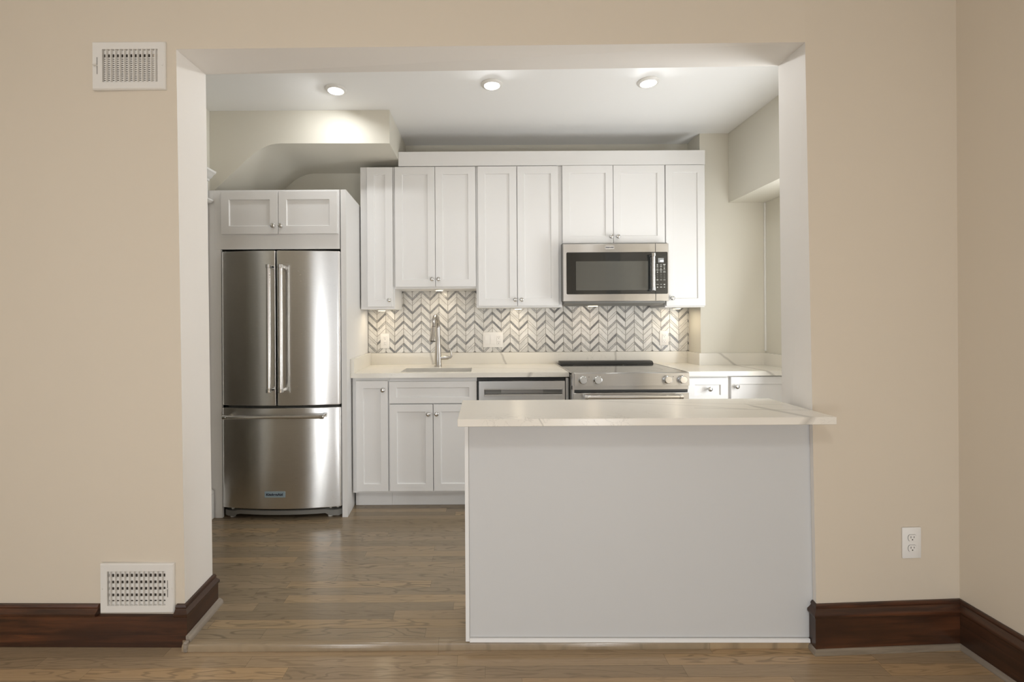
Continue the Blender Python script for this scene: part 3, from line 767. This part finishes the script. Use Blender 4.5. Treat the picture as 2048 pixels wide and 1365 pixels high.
GZ0, GZ1 = 1.459, 1.760
bm = BM(); prism(bm, rrect(.594, XS-.001, GZ0, GZ1, .008, (0, 0, 1, 1)), 'y', YF-.0018, YF+.0005); gl = obj('glass', bm, M['glass'], dm, smooth=0)
bm = BM(); prism(bm, rrect(.662, 1.180, 1.487, 1.695, .003), 'y', YF-.0026, YF-.0019); obj('window', bm, M['window'], dm, smooth=0)
bar_handle('handle', (1.203, 3.205, 1.746), (1.203, 3.205, 1.480), (0, YF-3.205-.002, 0), .0125, dm)
bm = BM(); box(bm, .872, .938, YF-.0022, YF+.0003, 1.781, 1.808, 0, .0008); bd = obj('badge', bm, M['badge_film'], dm, smooth=0)
lettering('badge_lettering', 'KitchenAid', .905, YF-.0024, 1.7945, .0125, .053, M['ink'], dm)
bm = BM(); box(bm, XS+.0008, X1, YF, 3.275, Z0, Z1, 0, .002); cp = obj('control_panel', bm, M['steel'], t, smooth=0)
bm = BM(); prism(bm, rrect(XS+.001, X1-.008, GZ0, GZ1, .008, (1, 1, 0, 0)), 'y', YF-.0018, YF+.0005); kp = obj('keypad', bm, M['glass'], cp, smooth=0)
bm = BM(); box(bm, 1.252, 1.293, YF-.0026, YF-.0019, 1.684, 1.716); ds = obj('display', bm, M['lcd'], cp, smooth=0)
lettering('display_digits', '4:00', 1.278, YF-.0029, 1.694, .0145, .025, M['digits'], cp)
bm = BM(); rg = random.Random(3)
cols_ = (1.247, 1.2725, 1.2965)
rows_ = [(1.670, 'w'), (1.657, 'w'), (1.644, 'w'), (1.630, 'w'), (1.616, 'w'), (1.600, 'd'), (1.586, 'd'), (1.573, 'd'), (1.559, 'w'), (1.527, 'w'), (1.507, 'w')]
for z, kd in rows_:
    if z == 1.527: obj('key_legends', bm, M['glyph'], cp, smooth=0); bm = BM()
    for cxx in cols_:
        wd = .0022 if kd == 'd' else rg.uniform(.009, .017); hh = .0030 if kd == 'd' else rg.choice((.0022, .0042))
        box(bm, cxx-wd/2, cxx+wd/2, YF-.0024, YF-.0019, z-hh/2, z+hh/2)
        if kd == 'w' and rg.random() < .5: box(bm, cxx-wd*.35, cxx+wd*.35, YF-.0024, YF-.0019, z-hh/2-.0032, z-hh/2-.0012)
obj('key_legends', bm, M['glyph'], cp, smooth=0)
bm = BM(); box(bm, .80, .86, 3.42, 3.48, 1.3765, 1.3805); obj('cooktop_lamp', bm, M['puck'], t, smooth=0)

# ================================================================== RANGE
t = thing('range', 'stainless slide-in electric range under the microwave', 'range', (.95, 3.25, 0))
X0, X1 = .573, 1.328
bm = BM(); box(bm, X0, X1, 2.975, 3.600, .045, .9145); obj('body', bm, M['pewter'], t, smooth=0)
bm = BM()
box(bm, X0-.002, X1+.002, 2.960, 3.610, .9255, .9300, 0, .001); box(bm, X0+.008, X1-.008, 2.968, 3.600, .9148, .9254, 1)
ct = obj('cooktop', bm, [M['cooktop'], M['steel']], t, smooth=0)
bm = BM()
box(bm, X0-.006, X0-.0022, 2.966, 3.612, .9262, .9312); obj('side_trim', bm, M['steel'], ct, smooth=0); bm = BM()
box(bm, X1+.0022, X1+.006, 2.966, 3.612, .9262, .9312); obj('side_trim', bm, M['steel'], ct, smooth=0)
bm = BM(); prism(bm, [(3.52, .9305), (3.606, .9305), (3.606, .948), (3.596, .952), (3.545, .950), (3.525, .940)], 'x', X0+.018, X1-.012); obj('rear_vent', bm, M['black'], ct, smooth=0)
for cxx, cyy, r in ((.75, 3.15, .105), (1.15, 3.15, .085), (.75, 3.40, .08), (1.15, 3.40, .105)):
    bm = BM(); lp = [[bm.verts.new((cxx+q*math.cos(2*PI*k/48), cyy+q*math.sin(2*PI*k/48), .93012)) for k in range(48)] for q in (r, r-.0018)]
    for k in range(48): bm.faces.new([lp[0][k], lp[0][(k+1) % 48], lp[1][(k+1) % 48], lp[1][k]])
    obj('burner_ring', bm, M['pewter'], ct, smooth=0)
bm = BM()
prism(bm, [(2.930, .846), (2.974, .846), (2.974, .9143), (2.9595, .9143), (2.9595, .931), (2.943, .931), (2.934, .926)], 'x', .5845, X1)
cpn = obj('control_panel', bm, M['steel'], t, smooth=0)
bm = BM(); box(bm, X0, .5840, 2.940, 2.9745, .60, .930); box(bm, X0, X1, 2.945, 2.9745, .820, .8455); obj('front_trim', bm, M['steel'], t, smooth=0)
for kx in (.636, .731, 1.183, 1.279):
    bm = BM()
    lathe(bm, (kx, 2.9305, .887), (0, -1, 0), [(.027, 0), (.027, .004), (.0245, .006), (.0235, .024), (.0245, .028), (.022, .031), (.001, .0315)], 28)
    k_ = obj('control_knob', bm, M['chrome'], t)
    bm = BM(); lathe(bm, (kx, 2.8992, .887), (0, -1, 0), [(.0185, 0), (.0185, .0006), (.001, .0008)], 24); obj('knob_face', bm, M['nickel_bar'], k_)
for kx in (.678, 1.224):
    bm = BM(); lathe(bm, (kx, 2.9325, .904), (0, -1, 0), [(.0025, 0), (.0025, .001)], 10); obj('indicator', bm, M['ink'], cpn)
bm = BM(); box(bm, X0+.003, X1-.003, 2.950, 2.974, .8035, .8195); obj('vent_slot', bm, M['dark'], t, smooth=0)
bm = BM(); box(bm, X0+.001, X1-.001, 2.935, 2.974, .17, .8005, 0, .002); od = obj('oven_door', bm, M['steel'], t, smooth=0)
bm = BM(); prism(bm, rrect(.68, 1.22, .30, .66, .01), 'y', 2.9338, 2.936); obj('oven_window', bm, M['glass'], od, smooth=0)
bar_handle('handle', (.636, 2.880, .782), (1.264, 2.880, .782), (0, 2.935-2.880, 0), .0125, od)
bm = BM(); box(bm, X0+.001, X1-.001, 2.938, 2.974, .055, .165, 0, .002); obj('storage_drawer', bm, M['steel'], t, smooth=0)
for x, y in ((.61, 3.02), (1.29, 3.02), (.61, 3.55), (1.29, 3.55)):
    bm = BM(); lathe(bm, (x, y, .0005), (0, 0, 1), [(.018, 0), (.018, .008), (.01, .01), (.01, .046)], 14); obj('levelling_foot', bm, M['pewter'], t)

# ================================================================== DISHWASHER
t = thing('dishwasher', 'stainless dishwasher with pocket handle between sink cabinet and range', 'dishwasher', (.26, 3.1, 0))
bm = BM(); box(bm, -.047, .566, 3.075, 3.63, .10, .885); obj('tub', bm, M['black'], t, smooth=0)
bm = BM(); box(bm, .5455, .5665, 3.036, 3.0745, .10, .887, 0, .001); obj('filler_strip', bm, M['steel'], t, smooth=0)
bm = BM(); px0, px1, pz0, pz1 = -.002, .522, .7685, .8165; yf = 3.032; dx0, dx1 = -.037, .540
box(bm, dx0, px0, yf, 3.074, .105, .867); box(bm, px1, dx1, yf, 3.074, .105, .867)
box(bm, px0, px1, yf, 3.074, .105, pz0); box(bm, px0, px1, yf, 3.074, pz1, .867)
box(bm, px0, px1, 3.066, 3.074, pz0, pz1)
bmesh.ops.remove_doubles(bm, verts=bm.verts, dist=.0001)
dd = obj('door', bm, M['steel'], t, smooth=0)
bm = BM()
prism(bm, [(yf-.002, pz0+.001), (yf-.002, pz0+.010), (3.045, pz0+.013), (3.0655, pz0+.013), (3.0655, pz0+.001)], 'x', px0+.001, px1-.001)
box(bm, px0+.001, px1-.001, yf-.001, 3.050, pz1-.006, pz1-.0005)
obj('pocket_handle', bm, M['nickel_bar'], dd, smooth=0)
bm = BM(); box(bm, px0+.001, px1-.001, 3.0645, 3.0658, pz0+.014, pz1-.007); obj('recess_back', bm, M['pewter'], dd, smooth=0)
bm = BM(); box(bm, px0+.115, px1-.125, 3.060, 3.0643, pz0+.016, pz1-.008); obj('control_strip', bm, M['strip'], dd, smooth=0)
bm = BM(); box(bm, -.047, .566, 3.10, 3.115, .0005, .0995); obj('toe_kick', bm, M['black'], t, smooth=0)

# ================================================================== PENINSULA
t = thing('peninsula', 'white panelled peninsula base in front of the opening', 'peninsula', (.6, 1.9, .0))
bm = BM(); box(bm, -.079, 1.286, 1.8235, 2.025, .001, .888); obj('carcass', bm, M['cab'], t, smooth=0)
bm = BM(); hexa(bm, [(-.064, 1.799, .0185), (1.3025, 1.7985, .010), (1.3025, 1.823, .010), (-.064, 1.823, .0185)],
                    [(-.064, 1.799, .888), (1.2915, 1.7985, .888), (1.2915, 1.823, .888), (-.064, 1.823, .888)])
obj('back_panel', bm, M['panel'], t, smooth=0)
bm = BM(); box(bm, -.0800, -.0645, 1.793, 1.8232, .0035, .8885, 0, .001); obj('corner_trim', bm, M['cab'], t, smooth=0)
bm = BM(); hexa(bm, [(-.0640, 1.789, .0035), (1.282, 1.787, -.004), (1.282, 1.7982, -.004), (-.0640, 1.7988, .0035)],
                    [(-.0640, 1.791, .0175), (1.282, 1.789, .009), (1.282, 1.7982, .009), (-.0640, 1.7988, .0175)])
obj('base_trim', bm, M['cab'], t, smooth=0)
bm = BM(); box(bm, -.099, 1.2855, 1.651, 2.043, .8895, .917, 0, .0015)
tag(obj('peninsula_countertop', bm, Q2, smooth=0), 'white veined quartz counter overhanging the front of the peninsula', 'countertop')

# ================================================================== VENTS
def vent(label, x0, x1, z0, z1, lever_left, damper):
    xm = (x0+x1)/2; yv = yl(xm); t = thing('air_vent', label, 'vent', (xm, yv, z0), 'white wall registers')
    ix0, ix1, iz0, iz1 = x0+.031, x1-.031, z0+.031, z1-.031
    if lever_left: ix0 += .012; 
    else: ix1 -= .004
    bm = BM()
    R = [[bm.verts.new(p) for p in q] for q in (
        [(x0, yv-.0005, z0), (x1, yv-.0005, z0), (x1, yv-.0005, z1), (x0, yv-.0005, z1)],
        [(x0+.001, yv-.008, z0+.001), (x1-.001, yv-.008, z0+.001), (x1-.001, yv-.008, z1-.001), (x0+.001, yv-.008, z1-.001)],
        [(x0+.005, yv-.0125, z0+.005), (x1-.005, yv-.0125, z0+.005), (x1-.005, yv-.0125, z1-.005), (x0+.005, yv-.0125, z1-.005)],
        [(ix0, yv-.0115, iz0), (ix1, yv-.0115, iz0), (ix1, yv-.0115, iz1), (ix0, yv-.0115, iz1)],
        [(ix0, yv-.0005, iz0), (ix1, yv-.0005, iz0), (ix1, yv-.0005, iz1), (ix0, yv-.0005, iz1)])]
    for a, b in zip(R, R[1:]):
        for j in range(4): bm.faces.new([a[j], a[(j+1) % 4], b[(j+1) % 4], b[j]])
    obj('frame', bm, M['ventw'], t, smooth=0)
    bm = BM(); box(bm, ix0+.0005, ix1-.0005, yv-.0012, yv-.0004, iz0+.0005, iz1-.0005); obj('duct_opening', bm, M['duct'], t, smooth=0)
    bm = BM()
    for z, h in damper(iz0, iz1): box(bm, ix0+.001, ix1-.001, yv-.0032, yv-.0016, z, z+h)
    obj('damper', bm, M['ventw'], t, smooth=0)
    bm = BM(); n = 12; p = (ix1-ix0)/(n+.4)
    for k in range(n):
        x = ix0+p*(k+.55)+(.004 if lever_left else 0)
        y_a, y_b = yv-.0118, yv-.0040
        s = .0030 if lever_left else .0026
        hexa(bm, [(x, y_a, iz0+.0005), (x+.0028, y_a, iz0+.0005), (x+s+.0016, y_b, iz0+.0005), (x+s, y_b, iz0+.0005)],
                 [(x, y_a, iz1-.0005), (x+.0028, y_a, iz1-.0005), (x+s+.0016, y_b, iz1-.0005), (x+s, y_b, iz1-.0005)])
    obj('louvre', bm, M['ventw'], t, smooth=0)
    lx = x0+.023 if lever_left else x1-.026; zm = (z0+z1)/2
    bm = BM(); box(bm, lx-.0008, lx+.0008, yv-.0128, yv-.0118, zm-.035, zm+.033); obj('lever_slot', bm, M['duct'], t, smooth=0)
    bm = BM(); tube(bm, [(lx, yv-.0129, zm), (lx-.002, yv-.020, zm), (lx-.008, yv-.024, zm-.001)], [.003, .0035, .004], 10); obj('lever', bm, M['ventw'], t)
    for sx in (x0+.011, x1-.011):
        bm = BM(); lathe(bm, (sx, yv-.0127, zm), (0, -1, 0), [(.0038, 0), (.003, .0018), (.001, .0022)], 12); obj('screw', bm, M['ventw'], t)
vent('white wall register high on the beige wall beside the opening', -1.5785, -1.281, 2.2190, 2.4140, True, lambda a, b: [(a+.0035+k*.0086, .0055) for k in range(12)]+[(b-.0165, .0150)])
vent('white wall register low on the beige wall above the dark baseboard', -1.5590, -1.2575, .1020, .3030, False, lambda a, b: [(a+.001, .012)]+[(a+.0185+k*.0262, .0150) for k in range(4)]+[(b-.014, .013)])

# ================================================================== LIGHTS IN THE KITCHEN
def downlight(label, x, y, aim=(0, -.42, -1)):
    t = thing('recessed_light', label, 'light', (x, y, CZ), 'recessed lights in the kitchen ceiling')
    bm = BM()
    prof = [(.064, -.0005), (.064, -.004), (.060, -.009), (.047, -.013), (.046, -.0125), (.046, -.0005)]
    n = 40; rings = [[bm.verts.new((x+r*math.cos(2*PI*j/n), y+r*math.sin(2*PI*j/n), CZ+h)) for j in range(n)] for r, h in prof]
    for a, b in zip(rings, rings[1:]+rings[:1]):
        for j in range(n): bm.faces.new([a[j], a[(j+1) % n], b[(j+1) % n], b[j]])
    obj('trim_ring', bm, M['trimw'], t)
    bm = BM(); lathe(bm, (x, y, CZ-.001), (0, 0, -1), [(.0455, 0), (.0455, .009), (.030, .0115), (.001, .012)], 32); obj('diffuser', bm, M['lamp'], t)
    area('recessed_lamp_light', (x, y, CZ-.016), aim, .085, .085, 4.7, (.965, .985, 1), 'DISK')
downlight('leftmost recessed ceiling light, in front of the stair bulkhead', -.893, 2.755, (-.38, .04, -1))
downlight('middle recessed ceiling light of the three in the kitchen', .056, 2.705)
downlight('rightmost recessed ceiling light, nearest the right bulkhead', .985, 2.690)
def puck(label, x, y, z, power):
    t = thing('under_cabinet_light', label, 'light', (x, y, z), 'puck lights under the wall cabinets')
    bm = BM(); lathe(bm, (x, y, z-.0005), (0, 0, -1), [(.034, 0), (.034, .006), (.032, .008), (.026, .008)], 28); obj('housing', bm, M['trimw'], t)
    bm = BM(); lathe(bm, (x, y, z-.0088), (0, 0, -1), [(.027, 0), (.026, .002), (.001, .003)], 24); obj('lens', bm, M['puck'], t)
    area('puck_lamp_light', (x, y, z-.0135), (0, .1, -1), .05, .05, power, (1, .84, .62), 'DISK')
puck('round puck light under the narrow wall cabinet', -.785, 3.48, 1.362, .42)
puck('round glowing puck light under the sink wall cabinet', -.337, 3.43, 1.512, .62)
puck('round puck light under the two-door wall cabinet left of the microwave', .262, 3.48, 1.369, .42)
puck('round puck light under the wall cabinet right of the microwave', 1.490, 3.50, 1.364, .46)
area('cooktop_lamp_light', (.83, 3.45, 1.374), (0, .1, -1), .05, .05, .32, (1, .78, .58), 'DISK')
